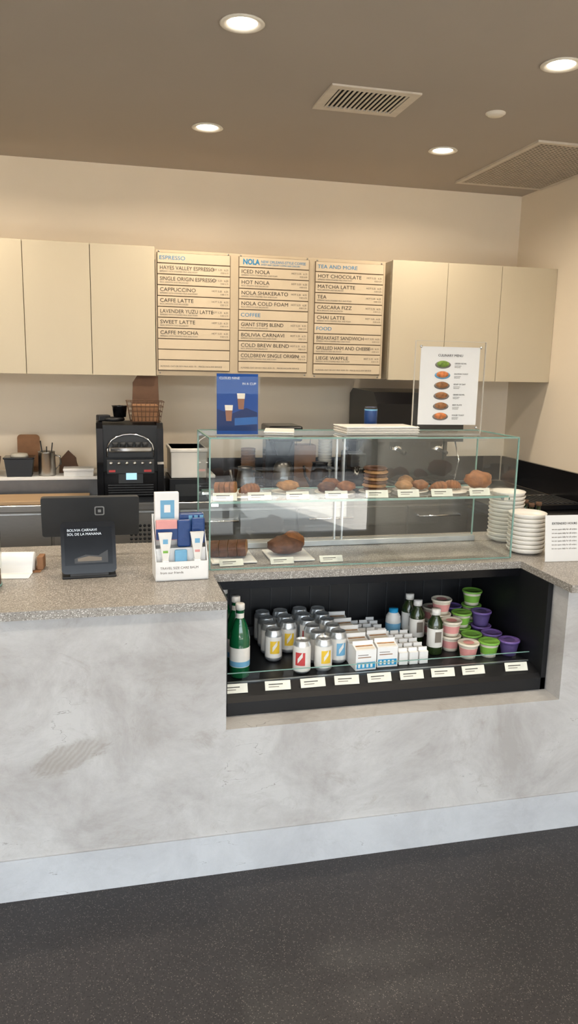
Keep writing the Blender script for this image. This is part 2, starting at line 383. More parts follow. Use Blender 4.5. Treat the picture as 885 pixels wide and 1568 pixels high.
for i in range(22): 
    xx=x0+.02+i*(x1-x0-.04)/21; v.box(xx-.0035,xx+.0035,y0+.01,y1-.01,ZC-.008,ZC-.005,m_grille)
for i in range(34):
    yy=y0+.02+i*(y1-y0-.04)/33; v.box(x0+.01,x1-.01,yy-.0035,yy+.0035,ZC-.0085,ZC-.0055,m_grille)
v.done()
B('smoke_detector').lathe([(0,-.012),(.030,-.011),(.034,-.008),(.036,-.005),(.04,-.004),(.04,0.001)],m_trimw,28).done((1.59,3.10,ZC))

# ---------------- refrigerated display
f=B('refrigerated_display_case')
f.box(.358,1.505,2.36,2.87,.492,.565,m_black)
f.prism([(2.285,.492),(2.285,.535),(2.30,.548),(2.355,.566),(2.365,.566),(2.365,.492)],.358,1.505,m_black,'x')
f.box(.358,.372,2.285,2.87,.492,.883,m_black)
f.box(1.488,1.507,2.285,2.87,.492,.883,m_black)
f.box(.358,1.505,2.84,2.87,.565,.883,m_black)
f.box(.358,1.505,2.48,2.87,.872,.883,m_black)
f.box(.372,1.488,2.475,2.495,.855,.883,m_blackgloss)
for i in range(14): f.box(.39+i*.08,.393+i*.08,2.836,2.84,.58,.87,m_dark)
f.box(.375,1.487,2.81,2.84,.565,.60,m_dark)
f.box(.372,1.488,2.372,2.378,.562,.568,m_alu)
f.quad([(.374,2.37,.566),(1.487,2.37,.566),(1.487,2.37,.60),(.374,2.37,.60)],m_glass)
f.box(.374,1.487,2.3685,2.3715,.599,.6015,m_gedge)
f.box(.40,.50,2.83,2.836,.80,.83,m_alu); f.box(.41,.44,2.828,2.83,.805,.825,m_dark); f.box(.455,.49,2.828,2.83,.805,.825,m_dark)
fo_=f.done()
tagw=mat('price_tag_card',(208,208,196),.6)
def tag(x,y,z,w=.085,h=.03,tilt=-28,rz=0,par=None):
    b=B('price_tag'); M=RX(tilt)
    b.box(-w/2,w/2,-.0006,.0006,0,h,tagw,M=M)
    b.box(-w*.36,w*.2,-.0009,-.0006,h*.58,h*.68,m_ink,M=M); b.box(-w*.36,w*.05,-.0009,-.0006,h*.32,h*.4,m_inkg,M=M)
    b.box(-w/2,w/2,0,.014,-.001,.0008,m_dark)
    b.done((x,y,z),(0,0,math.radians(rz)),par)
for x in (.402,.545,.665,.782,.898,1.015,1.13,1.245,1.41): tag(x,2.315,.5545,rz=random.uniform(-3,3),par=fo_)

ZD=.566
def can_mesh(nm,body,acc,acc2):
    b=B('beverage_can'); r=.031
    b.lathe([(0,.004,m_alu),(.022,.0,m_alu),(r-.002,.006,m_alu),(r,.010,acc2),(r,.016,body),(r,.092,acc2),(r,.098,m_alu),(r-.002,.103,m_alu),(.026,.112,m_alu),(.026,.115,m_alu),(.0245,.115,m_alu),(.0235,.111,m_alu),(0,.111)],m_alu,28)
    n=8; R=r+.0004
    for sgn in (-1,1):
        for k in range(n):
            a0=math.radians(sgn*90-32+64*k/n); a1=math.radians(sgn*90-32+64*(k+1)/n)
            b.quad([(R*math.cos(a0),R*math.sin(a0),.032),(R*math.cos(a1),R*math.sin(a1),.032),(R*math.cos(a1),R*math.sin(a1),.078),(R*math.cos(a0),R*math.sin(a0),.078)],acc)
            if 2<=k<=5:
                R2=R+.0003; zo_=.05+.006*(k-3); b.quad([(R2*math.cos(a0),R2*math.sin(a0),zo_-.005),(R2*math.cos(a1),R2*math.sin(a1),zo_+.001),(R2*math.cos(a1),R2*math.sin(a1),zo_+.018),(R2*math.cos(a0),R2*math.sin(a0),zo_+.012)],body)
    b.box(-.006,.006,-.010,.012,.1115,.1125,m_alu)
    return b.mesh()
cA=can_mesh('a',m_canw,m_red,m_canw); cB=can_mesh('b',m_canw,m_yel,m_alu); cC=can_mesh('c',m_canw,m_sky,m_alu)
for (x,y0,n,seq) in [(.652,2.425,1,[cA]),(.652,2.62,3,[cB,cB,cC]),(.728,2.43,6,[cB,cC,cC,cA,cC,cC]),(.80,2.49,5,[cC,cC,cA,cC,cC]),(.58,2.55,4,[cB,cC,cB,cC])]:
    for i in range(n): place('beverage_can',seq[i],(x+random.uniform(-.002,.002),y0+i*.067,ZD),(0,0,random.uniform(-.5,.5)))
def bottle(x,y):
    b=B('sparkling_water_bottle')
    b.lathe([(0,.003),(.03,0),(.034,.006),(.034,.04,m_canw),(.0345,.042,m_sky),(.0345,.06,m_canw),(.0345,.105,m_canw),(.034,.107,None),(.034,.135),(.030,.160),(.020,.190),(.0135,.205,m_canw),(.014,.222,m_green),(.0135,.232,m_alu),(.0155,.234,m_canw),(.0155,.252,m_canw),(.013,.254,m_canw),(0,.254)],m_green,28)
    b.done((x,y,ZD))
bottle(.437,2.43); bottle(.437,2.515); bottle(.41,2.62)
def carton_mesh(w,h,logo=True):
    b=B('milk_carton' if logo else 'creamer_carton'); a=w/2; t=h*1.28
    b.box(-a,a,-a,a,0,h,m_paper,bev=.001,seg=1)
    b.prism([(-a,h),(-.001,t-.012),(.001,t-.012),(a,h)],-a,a,m_paper,'x')
    b.box(-a,a,-.0015,.0015,t-.014,t,m_paper)
    if logo:
        b.box(-a+.004,a-.004,-a-.0006,-a,h*.10,h*.40,m_cyan)
        for k in range(4): b.box(-a+.009+k*(w-.022)/3.6,-a+.017+k*(w-.022)/3.6,-a-.0012,-a-.0006,h*.15,h*.35,m_paper)
        b.box(-a+.008,a-.02,-a-.0006,-a,h*.62,h*.66,m_kraft); b.box(-a+.008,a-.03,-a-.0006,-a,h*.74,h*.77,m_inkg)
        sl=(t-.012-h)/(a-.001)
        for f0,f1,mm in ((.15,.45,m_cream),(.55,.75,m_crumb)):
            y0=-a+f0*a; y1=-a+f1*a
            b.quad([(-a+.006,y0,h+f0*a*sl+.0008),(a-.006,y0,h+f0*a*sl+.0008),(a-.006,y1,h+f1*a*sl+.0008),(-a+.006,y1,h+f1*a*sl+.0008)],mm)
    return b.mesh()
c1=carton_mesh(.076,.074); c2=carton_mesh(.032,.045,False)
for x,y0,n in ((.872,2.43,5),(.958,2.445,2)):
    for i in range(n): place('milk_carton',c1,(x,y0+i*.082,ZD),(0,0,random.uniform(-.05,.05)))
for i in range(3):
    for j in range(5): place('creamer_carton',c2,(1.022+i*.038,2.43+j*.045,ZD),(0,0,random.uniform(-.08,.08)))
for i in range(3):
    for j in range(4): place('creamer_carton',c2,(.945+i*.038,2.612+j*.045+(.03 if i==2 else 0),ZD),(0,0,random.uniform(-.08,.08)))
def juice(x,y):
    b=B('juice_bottle')
    b.lathe([(0,0),(.027,.001),(.029,.006),(.029,.03,m_canw),(.0293,.032,m_canw),(.0293,.10,None),(.029,.102),(.028,.12),(.014,.142),(.013,.148,m_canw),(.0165,.149,m_canw),(.0165,.17,m_canw),(0,.17)],m_dkgreen,24)
    b.box(-.012,.012,-.0302,-.0294,.05,.09,m_inkg); b.done((x,y,ZD))
juice(1.155,2.62); juice(1.155,2.70); juice(1.178,2.505)
b=B('round_bottle'); b.lathe([(0,0),(.028,0),(.03,.01),(.03,.06,m_canw),(.028,.085,m_canw),(.018,.10,m_cyan),(.018,.115,m_cyan),(0,.115)],m_sky,24); b.done((1.09,2.70,ZD))
def cup_mesh(nm,body,lid,band):
    b=B(nm)
    b.lathe([(0,0),(.027,0),(.029,.012,band),(.034,.04,None),(.036,.048),(.039,.05,lid),(.0395,.056,lid),(.037,.058,lid),(.035,.0555,lid),(0,.0555,lid)],body,28)
    b.lathe([(0,0),(.02,0)],band,20,c=(0,0,.0562)); return b.mesh()
uP=cup_mesh('yogurt_cup',m_cream,m_cream,m_pink); uG=cup_mesh('yogurt_cup',m_cream,m_greenl,m_greenl); uV=cup_mesh('yogurt_cup',m_violet,m_purple,m_violet); uV2=cup_mesh('yogurt_cup',m_cream,m_purple,m_purple)
for x,y,n,u in [(1.255,2.53,2,uP),(1.25,2.615,3,uP),(1.285,2.445,1,uP),(1.337,2.53,1,uG),(1.368,2.445,1,uG),(1.335,2.615,2,uG),(1.42,2.53,1,uV2),(1.447,2.445,1,uV),(1.42,2.615,2,uV),(1.335,2.70,2,uV),(1.25,2.70,2,uP),(1.42,2.70,3,uG)]:
    for i in range(n): place('yogurt_cup',u,(x+random.uniform(-.002,.002),y,ZD+i*.0575))

# ---------------- glass pastry case
GX0,GX1,GY0,GY1,GZ0,GZ1=.348,1.472,2.525,2.84,.912,1.358
g=B('glass_pastry_case')
def pane(pts): g.quad(pts,m_glass)
pane([(GX0,GY0,GZ0),(GX1,GY0,GZ0),(GX1,GY0,GZ1),(GX0,GY0,GZ1)])
pane([(GX0,GY1,GZ0),(GX1,GY1,GZ0),(GX1,GY1,GZ1),(GX0,GY1,GZ1)])
pane([(GX0,GY0,GZ0),(GX0,GY1,GZ0),(GX0,GY1,GZ1),(GX0,GY0,GZ1)])
pane([(GX1,GY0,GZ0),(GX1,GY1,GZ0),(GX1,GY1,GZ1),(GX1,GY0,GZ1)])
pane([(GX0,GY0,GZ1),(GX1,GY0,GZ1),(GX1,GY1,GZ1),(GX0,GY1,GZ1)])
pane([(GX0+.01,GY0+.025,1.14),(GX1-.01,GY0+.025,1.14),(GX1-.01,GY1-.02,1.14),(GX0+.01,GY1-.02,1.14)])
e=.0025
for x in (GX0,GX1):
    for y in (GY0,GY1): g.box(x-e,x+e,y-e,y+e,GZ0,GZ1,m_gedge)
for y in (GY0,GY1): 
    g.box(GX0,GX1,y-e,y+e,GZ1-e,GZ1+e,m_gedge); g.box(GX0,GX1,y-e,y+e,GZ0-.001,GZ0+e,m_gedge)
for x in (GX0,GX1): g.box(x-e,x+e,GY0,GY1,GZ1-e,GZ1+e,m_gedge)
g.box(GX0+.01,GX1-.01,GY0+.022,GY0+.028,1.134,1.1415,m_gedge); g.box(GX0+.01,GX1-.01,GY1-.024,GY1-.02,1.136,1.1415,m_gedge)
g.box(GX0,GX1,GY1-.03,GY1+.01,GZ0,GZ0+.022,m_alu,bev=.002)
g.box(GX0,GX1,GY1-.02,GY1+.01,GZ1-.02,GZ1,m_alu,bev=.002)
for x in (.88,.91): g.box(x-.003,x+.003,GY1-.012,GY1,GZ0+.02,GZ1-.02,m_alu)
for x in (GX0+.02,GX1-.02):
    for y in (GY0+.03,GY1-.04): g.box(x-.012,x+.012,y-.012,y+.012,1.126,1.136,m_chrome)
go=g.done()
for px in (.405,.525,.66,.80,.95,1.07,1.20,1.35): tag(px,GY0+.032,1.143,.082,.028,-25,random.uniform(-4,4),go)
for px in (.43,.61,.79): tag(px,GY0+.035,.9135,.085,.026,-40,random.uniform(-4,4),go)
def plate(x,y,z,r=.07,name='pastry_plate'):
    B(name).lathe([(0,0),(r*.6,0),(r,.004),(r,.006),(r*.6,.003),(0,.003)],m_white,36).done((x,y,z))
zs=1.1418; zp=zs+.0075
def croissant(x,y,z,s=1,rz=0,m=None):
    b=B('croissant'); n=9
    for i in range(n):
        t=(i-(n-1)/2)/((n-1)/2); a=t*1.25
        R=.045*s; w=(.026*(1-.62*t*t))*s
        b.blob((R*math.sin(a),-R*math.cos(a)+R*.6,w),(w*.62,w*1.05,w*.95),m or m_crust,noise=.03,seed=i,sub=2)
    b.done((x,y,z),(0,0,math.radians(rz)))
def scone(x,y,z,seed,m,r=(.032,.03,.02)):
    B('scone').blob((0,0,r[2]*1.05),r,m,noise=.09,seed=seed).done((x,y,z))
def loaf(name,x,y,z,w,d,h,m,mi,rz=0):
    b=B(name); pts=[]
    for k in range(13):
        a=math.pi*k/12; pts.append((w/2*math.cos(a)*1.0,h*.55+h*.45*math.sin(a)))
    pts=[(w*.42,0)]+pts+[(-w*.42,0)]
    pts=[(p[0],p[1]) for p in pts][::-1]
    n=4
    for i in range(n):
        y0=-d/2+i*d/n; b.prism(pts,y0+.001,y0+d/n-.002,m,'y',M=RX(-4))
        b.prism([(p[0]*.92,p[1]*.94+.002) for p in pts],y0+.0002,y0+.0012,mi,'y',M=RX(-4))
    b.done((x,y,z),(0,0,math.radians(rz)))
plate(.47,2.67,zs,.085); loaf('sliced_pound_cake',.425,2.67,zp+.003,.06,.075,.038,m_crust,m_crumb,70); croissant(.51,2.66,zp,.8,10)
plate(.66,2.71,zs,.06); scone(.66,2.71,zp,11,m_crumb,(.04,.036,.018))
plate(.83,2.68,zs,.075); scone(.79,2.66,zp,1,m_crustd,(.033,.03,.018)); scone(.868,2.665,zp,2,m_crust,(.033,.03,.019)); scone(.83,2.73,zp,3,m_crust,(.033,.028,.02))
b=B('stacked_cookies')
for i in range(7): b.lathe([(0,0),(.04,.001),(.046,.006),(.04,.012),(0,.014)],m_crumb if i%2 else m_crustd,24,c=(random.uniform(-.003,.003),random.uniform(-.003,.003),i*.0128))
b.done((.985,2.68,zp)); plate(.985,2.68,zs,.06)
plate(1.13,2.69,zs,.068); scone(1.095,2.67,zp,5,m_crumb,(.032,.03,.018)); scone(1.165,2.68,zp,6,m_crust,(.03,.03,.018)); scone(1.13,2.74,zp,7,m_crumb,(.03,.028,.022))
plate(1.27,2.66,zs,.07); croissant(1.225,2.65,zp,.75,15); croissant(1.30,2.69,zp,.7,-30)
plate(1.395,2.68,zs,.065); scone(1.395,2.67,zp,8,m_crust,(.052,.045,.034))
def board(x,y,z,w,d): B('serving_tray').box(-w/2,w/2,-d/2,d/2,0,.006,m_white,bev=.002).box(-w/2+.01,w/2-.01,-d/2+.01,d/2-.01,.006,.0066,m_paper).done((x,y,z))
board(.445,2.67,.9145,.16,.17); board(.655,2.67,.9145,.16,.17)
loaf('sliced_banana_bread',.44,2.68,.9265,.10,.13,.05,m_crustd,m_crumb,75)
b=B('chocolate_loaf'); b.blob((0,0,.034),(.066,.052,.034),m_crustd,noise=.06,seed=4); b.blob((.03,.015,.042),(.042,.045,.038),m_crust,noise=.07,seed=9); b.done((.645,2.67,.9225))

# ---------------- on top of case
zt=GZ1+.0035
p=B('framed_drink_poster'); w_,h_=.142,.205
p.box(-w_/2,w_/2,-.002,.002,0,h_,m_blue); p.quad([(-w_/2-.006,-.006,-.0),(w_/2+.006,-.006,0),(w_/2+.006,-.006,h_+.004),(-w_/2-.006,-.006,h_+.004)],m_acr)
p.box(-w_/2-.004,w_/2+.004,-.008,.03,0,.003,m_acr)
m_pb2=mat('poster_shadow_blue',(12,44,92),.6,ior=1.3); m_pb3=mat('poster_mid_blue',(34,90,152),.6,ior=1.3); m_coffee=mat('print_coffee',(130,84,56),.5)
p.prism([(-.07,.012),(.068,.012),(.068,.075),(.03,.09),(-.02,.07),(-.07,.085)],-.0026,-.002,m_pb2,'y')
p.prism([(-.01,.03),(.068,.035),(.068,.06),(-.01,.055)],-.0030,-.0026,m_pb3,'y')
for cx,cz,s in ((.012,.085,1.0),(-.03,.045,1.0)):
    p.prism([(cx-.009*s,cz),(cx+.009*s,cz),(cx+.013*s,cz+.048*s),(cx-.013*s,cz+.048*s)],-.0036,-.0030,m_coffee,'y')
    p.prism([(cx-.0125*s,cz+.036*s),(cx+.0125*s,cz+.036*s),(cx+.014*s,cz+.054*s),(cx-.014*s,cz+.054*s)],-.0040,-.0036,m_cream,'y')
po=p.done((.458,2.63,zt),(math.radians(-4),0,math.radians(-3)))
text('CLOUD NINE',.0115,(-.062,-.003,.186),m_paper,po,name='caption'); text('IN A CUP',.0115,(.064,-.003,.168),m_paper,po,align='RIGHT',name='caption')
def traystack(x,y,w,d,n,rz=0):
    b=B('stacked_trays')
    for i in range(n):
        ox=random.uniform(-.003,.003)
        b.box(-w/2+ox,w/2+ox,-d/2,d/2,i*.009,i*.009+.003,m_white,bev=.001,seg=1)
        b.box(-w/2+ox-.003,w/2+ox+.003,-d/2-.003,d/2+.003,i*.009+.0045,i*.009+.0085,m_white,bev=.0012,seg=1)
    b.done((x,y,zt),(0,0,math.radians(rz)))
traystack(.985,2.69,.275,.14,3,2); traystack(.625,2.70,.10,.16,1,-14)
a=B('menu_sign_holder')
W,H=.275,.335
a.quad([(-W/2,-.004,0),(W/2,-.004,0),(W/2,-.004,H),(-W/2,-.004,H)],m_acr); a.quad([(-W/2,.004,0),(W/2,.004,0),(W/2,.004,H),(-W/2,.004,H)],m_acr)
a.box(-W/2,W/2,-.05,.05,0,.004,m_acr)
m_aedge=mat('acrylic_edge',(186,182,172),.2)
a.box(-W/2-.0007,-W/2+.0007,-.005,.005,0,H,m_aedge); a.box(W/2-.0007,W/2+.0007,-.005,.005,0,H,m_aedge); a.box(-W/2,W/2,-.005,.005,H-.0007,H+.0007,m_aedge)
for sx in (-1,1):
    for zz in (.02,H-.02): a.lathe([(0,0),(.005,0),(.005,.004),(0,.004)],m_chrome,12,M=TR(sx*(W/2-.02),-.004,zz)@RX(90))
pw,ph=.232,.285; pz=.03
a.box(-pw/2,pw/2,-.001,.001,pz,pz+ph,m_paper)
salad=mat('food_salad',(110,140,50),.6,var=.4,scale=90); fo=mat('food_orange',(190,112,60),.6,var=.4,scale=90); fb=mat('food_bread',(140,92,52),.6,var=.4,scale=90); bowl=mat('photo_bowl',(120,116,112),.5)
for k,mm in enumerate((salad,fo,fb,fb,fb,fo)):
    z=pz+ph-.065-k*.038
    a.lathe([(0,0),(.031,0),(.031,.0003),(0,.0003)],bowl if k not in (1,) else m_sky,24,sy=.45,M=TR(-.028,-.0014,z)@RX(90)); a.lathe([(0,0),(.024,0),(.024,.0003),(0,.0003)],mm,20,sy=.5,M=TR(-.028,-.0019,z+.003)@RX(90))
ao=a.done((1.262,2.69,zt),(0,0,math.radians(-2)))
text('CULINARY MENU',.0125,(0,-.0016,pz+ph-.035),m_ink,ao,align='CENTER',name='caption')
for k in range(6):
    z=pz+ph-.062-k*.038
    text(['GREEN BOWL','SALMON TOAST','SOUP OF DAY','GRAIN BOWL','BEEF PLATE','HOUSE TOAST'][k],.0075,(.018,-.0016,z),m_ink,ao,name='caption'); text('served warm\nwith greens',.005,(.018,-.0016,z-.008),m_inkg,ao,name='caption')
B('tumbler_can').lathe([(0,0),(.02,0),(.024,.004),(.025,.075,m_sky),(.025,.08,m_black),(.023,.088),(0,.088)],m_navy,24).done((1.0,2.80,zt))

# ---------------- counter items left
def tablet():
    b=B('tablet_payment_terminal'); M=TR(0,0,.012)@RX(-17)
    b.prism(rrect(.172,.168,.014,0,.086),-.006,.006,m_blackgloss,'y',M=M)
    b.prism(rrect(.150,.122,.002,0,.09),-.0066,-.006,m_screen,'y',M=M)
    b.prism([(-.045,.05),(-.01,.062),(.03,.058),(.06,.075),(.06,.035),(-.045,.035)],-.007,-.0066,m_dark,'y',M=M)
    b.prism([(-.035,.05),(.0,.057),(.04,.052),(.04,.041),(-.035,.041)],-.0074,-.007,m_inkg,'y',M=M)
    b.prism([(-.01,0),(.095,0),(.05,.11),(.03,.11)],-.06,.06,m_black,'x')
    b.box(-.085,.085,-.012,.10,0,.008,m_black,bev=.003)
    o=b.done((-.045,2.50,.911),(0,0,math.radians(3)))
    rx=math.radians(90-17)
    for i,t in enumerate(('BOLIVIA CARNAVI','SOL DE LA MANANA')):
        zz=.138-i*.013; v=M@Vector((-.066,-.0075,zz)); text(t,.0115,v,m_alu,o,rot=(rx,0,0),name='caption')
tablet()
b=B('point_of_sale_monitor'); M=TR(0,0,.075)@RX(14)
b.prism(rrect(.335,.15,.01,0,.075),-.008,.008,m_dark,'y',M=M)
b.prism(rrect(.034,.034,.006,.03,.098),-.0086,-.008,m_alu,'y',M=M); b.prism(rrect(.026,.026,.004,.03,.098),-.0092,-.0086,m_dark,'y',M=M); b.prism(rrect(.011,.011,.002,.03,.098),-.0098,-.0092,m_alu,'y',M=M)
b.box(-.06,.07,-.06,.07,0,.010,m_dark,bev=.004); b.box(0,.03,-.01,.02,.01,.12,m_dark,bev=.004)
b.done((-.04,2.80,.911))
b=B('countertop_product_display')
b.box(-.083,.083,-.05,.055,0,.003,m_paper); b.box(-.083,.083,-.05,-.047,0,.062,m_paper); b.box(-.083,.083,.052,.055,0,.20,m_paper)
for s_ in (-1,1): b.prism([(-.05,0),(.055,0),(.055,.20),(-.05,.062)],s_*.083-.0015,s_*.083+.0015,m_paper,'x')
b.box(-.08,.08,-.02,-.018,.003,.10,m_paper)
for x,acc in ((-.052,m_greenl),(.05,m_pink)):
    b.prism([(x-.008,.062),(x+.008,.062),(x+.022,.155),(x-.022,.155)],-.044,-.030,m_canw,'y'); b.box(x-.011,x+.011,-.047,-.027,.042,.066,m_paper,bev=.003)
    b.box(x-.008,x+.008,-.0446,-.044,.09,.098,acc); b.box(x-.008,x+.008,-.0446,-.044,.12,.135,m_sky)
b.box(-.022,.018,-.042,-.030,.02,.098,m_sky,bev=.004)
b.box(-.078,-.01,-.012,.0,.125,.19,m_pink,bev=.002); b.box(-.078,-.01,-.0128,-.0118,.127,.162,m_navy); b.box(-.01,.035,-.014,.0,.10,.19,m_navy,bev=.006); b.box(.036,.08,-.014,.0,.11,.195,m_navy,bev=.006)
b.box(-.078,.0,.02,.045,.10,.275,m_paper,bev=.002); b.box(-.06,-.015,.0194,.02,.19,.25,m_sky); b.box(-.048,-.028,.0188,.0194,.21,.235,m_paper)
b.box(.0,.08,.01,.045,.14,.205,m_navy,bev=.006)
for k in range(3): b.box(.03+k*.018,.042+k*.018,.0095,.01,.17,.20,m_sky)
bo=b.done((.243,2.465,.912),(0,0,math.radians(2)))
for i in range(2): text(['TRAVEL SIZE CARE BALM','from our friends'][i],.011,(-.07,-.0505,.038-i*.015),m_inkg,bo,name='caption')
b=B('paper_towel_roll'); b.lathe([(0,0),(.03,0),(.031,.002),(.031,.122),(.03,.124),(0,.124)],m_paper,28,M=TR(-.06,0,.032)@Matrix.Rotation(math.radians(90),4,'Y'))
b.prism([(-.031,.032),(-.034,.0),(-.10,.0),(-.10,.001),(-.036,.002),(-.030,.034)],-.058,.062,m_paper,'x')
b.box(-.07,.085,-.03,.06,0,.001,m_kraft); b.box(.07,.09,.0,.05,.001,.045,m_kraft,bev=.002)
b.done((-.285,2.62,.912),(0,0,math.radians(-6)))
b=B('glass_tip_jar'); b.lathe([(0,.004),(.05,.004),(.052,.01),(.052,.17),(.046,.178),(.046,.19)],m_glass,32); b.lathe([(.0465,.188),(.0465,.192),(.045,.192)],m_gedge,32); b.lathe([(0,0),(.051,0),(.052,.006),(0,.006)],m_gedge,32)
b.lathe([(0,.006),(.048,.006),(.048,.05),(0,.055)],m_kraftd,24); b.done((-.357,2.45,.912))

# ---------------- right counter items
def bowls(x,y,n,r=.068):
    b=B('stacked_ceramic_plates')
    for i in range(n): b.lathe([(0,.0),(r*.62,0),(r*.9,.008),(r,.022),(r-.002,.024),(r*.85,.012),(r*.6,.006),(0,.006)],m_white,36,c=(random.uniform(-.001,.001),0,i*.0165))
    b.done((x,y,.912))
bowls(1.577,2.60,9,.072); bowls(1.60,2.80,12,.072)
b=B('small_syrup_bottle'); b.lathe([(0,0),(.016,0),(.017,.004),(.017,.10),(.009,.125),(.009,.14,m_kraftd),(.012,.141,m_kraftd),(.012,.155,m_kraftd),(0,.155)],m_dkgreen,20); sm=b.mesh()
for x,y in ((1.70,2.78),(1.745,2.80),(1.72,2.86)): place('small_syrup_bottle',sm,(x,y,.912))
b=B('counter_sign'); b.box(-.10,.10,-.0015,.0015,0,.17,m_paper,M=RX(-8)); b.box(-.10,.10,-.0,.05,0,.003,m_acr)
b.quad([(-.104,-.004,0),(.104,-.004,0),(.104,.022,.178),(-.104,.022,.178)],m_acr)
so=b.done((1.668,2.44,.912),(0,0,math.radians(-3)))
text('EXTENDED HOURS',.0115,(-.075,.0155,.135),m_ink,so,rot=(math.radians(82),0,0),name='caption')
for k in range(6): text('we are open daily for all orders',.0078,(-.075,-.0025+.014*(.115-k*.013)/.1,.115-k*.014),m_inkg,so,rot=(math.radians(82),0,0),name='caption')

# ---------------- back bar
BY=3.87; ZB=.905
c=B('back_bar_counter')
c.box(XL+G,XR-G,BY,YW-G,ZB-.035,ZB,m_steel,bev=.003,seg=1)
c.box(XL+G,XR-G,BY+.03,YW-G,.1,ZB-.035,m_steel)
c.box(XL+G,XR-G,BY+.08,YW-G,0,.1,m_black)
for i in range(7):
    x=-2.1+i*.62; c.box(x+.006,x+.614,BY+.012,BY+.03,.14,ZB-.05,m_steel,bev=.002,seg=1)
    c.tube([(x+.06,BY+.012,ZB-.10),(x+.06,BY-.02,ZB-.10),(x+.30,BY-.02,ZB-.10),(x+.30,BY+.012,ZB-.10)],.006,m_chrome)
for i in range(6):
    for j in range(5): c.lathe([(0,0),(.008,0),(.008,.001),(0,.001)],m_dark,10,M=TR(.14+i*.022,BY+.0115,.70+j*.022)@RX(90))
c.done()
c=B('side_bar_counter')
c.box(1.95,XR-G,3.05,BY-.004,ZB-.035,ZB,m_bsplash,bev=.003,seg=1); c.box(1.98,XR-G,3.08,BY-.004,0,ZB-.035,m_black)
for i in range(2): c.box(1.965,1.98,3.1+i*.39,3.47+i*.39,.12,ZB-.06,m_blackgloss,bev=.003)
c.done()
c=B('raised_back_shelf')
c.box(-2.8,.6,4.16,YW-G,ZB+.001,.99,m_steeld); c.box(-2.8,.6,4.13,YW-G,.99,1.005,m_paper,bev=.002); c.done()
simple('trim_1',.6,XR-.03,4.432,YW-.001,ZB+.002,1.06,m_bsplash)
simple('trim_2',XR-.021,XR-.001,3.05,4.43,ZB+.002,1.06,m_bsplash)
simple('cutting_board',-.95,-.06,BY+.01,4.10,ZB+.001,ZB+.02,m_wood,bev=.004)
o=B('rapid_cook_oven')
x0,x1,y0,y1=-.02,.295,3.76,4.11
pts=[(y0,0),(y0,.035),(y0-.0,.19),(y0+.01,.20),(y0+.02,.36),(y0+.05,.385),(y1,.385),(y1,0)]
for xa,xb in ((x0,x0+.03),(x1-.03,x1)): o.prism(pts,xa,xb,m_blackgloss,'x')
o.box(x0+.03,x1-.03,y0+.03,y1,.0,.375,m_black)
o.box(x0+.03,x1-.03,y0+.005,y0+.05,.03,.155,m_blackgloss,bev=.003)
hp=[]
for k in range(11):
    a=math.pi*k/10; hp.append(((x0+x1)/2+.108*math.cos(a),.265+.07*math.sin(a)))
hp=[((x0+x1)/2+.108,.225)]+hp+[((x0+x1)/2-.108,.225)]
o.prism(hp[::-1],y0+.012,y0+.035,m_dark,'y')
o.tube([(px_,y0+.006,pz_) for px_,pz_ in hp],.004,m_chrome)
o.box((x0+x1)/2-.10,(x0+x1)/2+.10,y0-.012,y0+.008,.25,.275,m_chrome,bev=.006)
for k in range(5): o.lathe([(0,0),(.013,0),(.016,.02),(0,.02)],m_dark,14,c=((x0+x1)/2-.07+k*.035,y0+.005,.277))
o.box(x0+.045,x1-.045,y0-.006,y0+.01,.145,.215,m_dark,bev=.004)
for k in range(6): o.lathe([(0,.014),(.007,.014),(.008,0)],m_chrome,14,M=TR(x0+.065+k*.037,y0-.006,.198)@RX(90))
o.box(x0+.135,x0+.185,y0-.008,y0-.004,.118,.15,m_lcd); o.box(x0+.10,x0+.215,y0-.003,y0+.006,.10,.165,m_dark)
o.box(x0+.055,x0+.085,y0-.0075,y0-.005,.155,.165,m_red); o.box(x1-.095,x1-.06,y0-.0075,y0-.005,.155,.165,m_red)
for k in range(5): o.box(x0+.05,x1-.05,y0+.002,y0+.006,.04+k*.012,.045+k*.012,m_dark)
for xx in (x0+.03,x1-.03):
    for yy in (y0+.13,y1-.04): o.lathe([(0,0),(.015,0),(.015,.018),(0,.018)],m_black,12,c=(xx,yy,-.018))
o.box(x0+.04,x1-.04,y0+.0,y0+.1,-.004,.004,m_steel)
ov=o.done((0,0,ZB+.019)); 
zo=ZB+.019+.386
b=B('wire_basket')
for k in range(5):
    z=.004+k*.024; q=.07+.005*k
    b.tube([(-q,-q*.7,z),(q,-q*.7,z),(q,q*.7,z),(-q,q*.7,z),(-q,-q*.7,z)],.0018,m_kraftd)
for k in range(9):
    x=-.07+k*.0175; b.tube([(x,-.049,.004),(x*1.25,-.063,.10)],.0014,m_kraftd); b.tube([(x,.049,.004),(x*1.25,.063,.10)],.0014,m_kraftd)
b.box(-.062,.062,-.04,.04,.003,.085,m_kraft,bev=.006); b.done((.215,3.88,zo))
b=B('stacked_paper_bags'); 
for k in range(4): b.prism([(-.07+k*.004,0),(.07-k*.003,0),(.065,.22-k*.01),(-.03,.235-k*.012),(-.06,.19)],.012*k,.012*k+.006,m_kraftd if k%2==0 else m_kraft,'y',M=RX(-6))
b.done((.225,4.0,zo))
b=B('coffee_hopper_lids'); b.lathe([(0,0),(.05,0),(.055,.008),(.05,.018),(0,.02)],m_black,24); b.lathe([(.0,.02),(.03,.02),(.036,.07),(.04,.075),(0,.078)],m_blackgloss,24,c=(.03,0,0)); b.box(-.08,-.02,-.02,.03,0,.03,m_black,bev=.005,M=RZ(15)); b.done((.065,3.93,zo))
zsf=1.0055
b=B('paper_bag_stack'); 
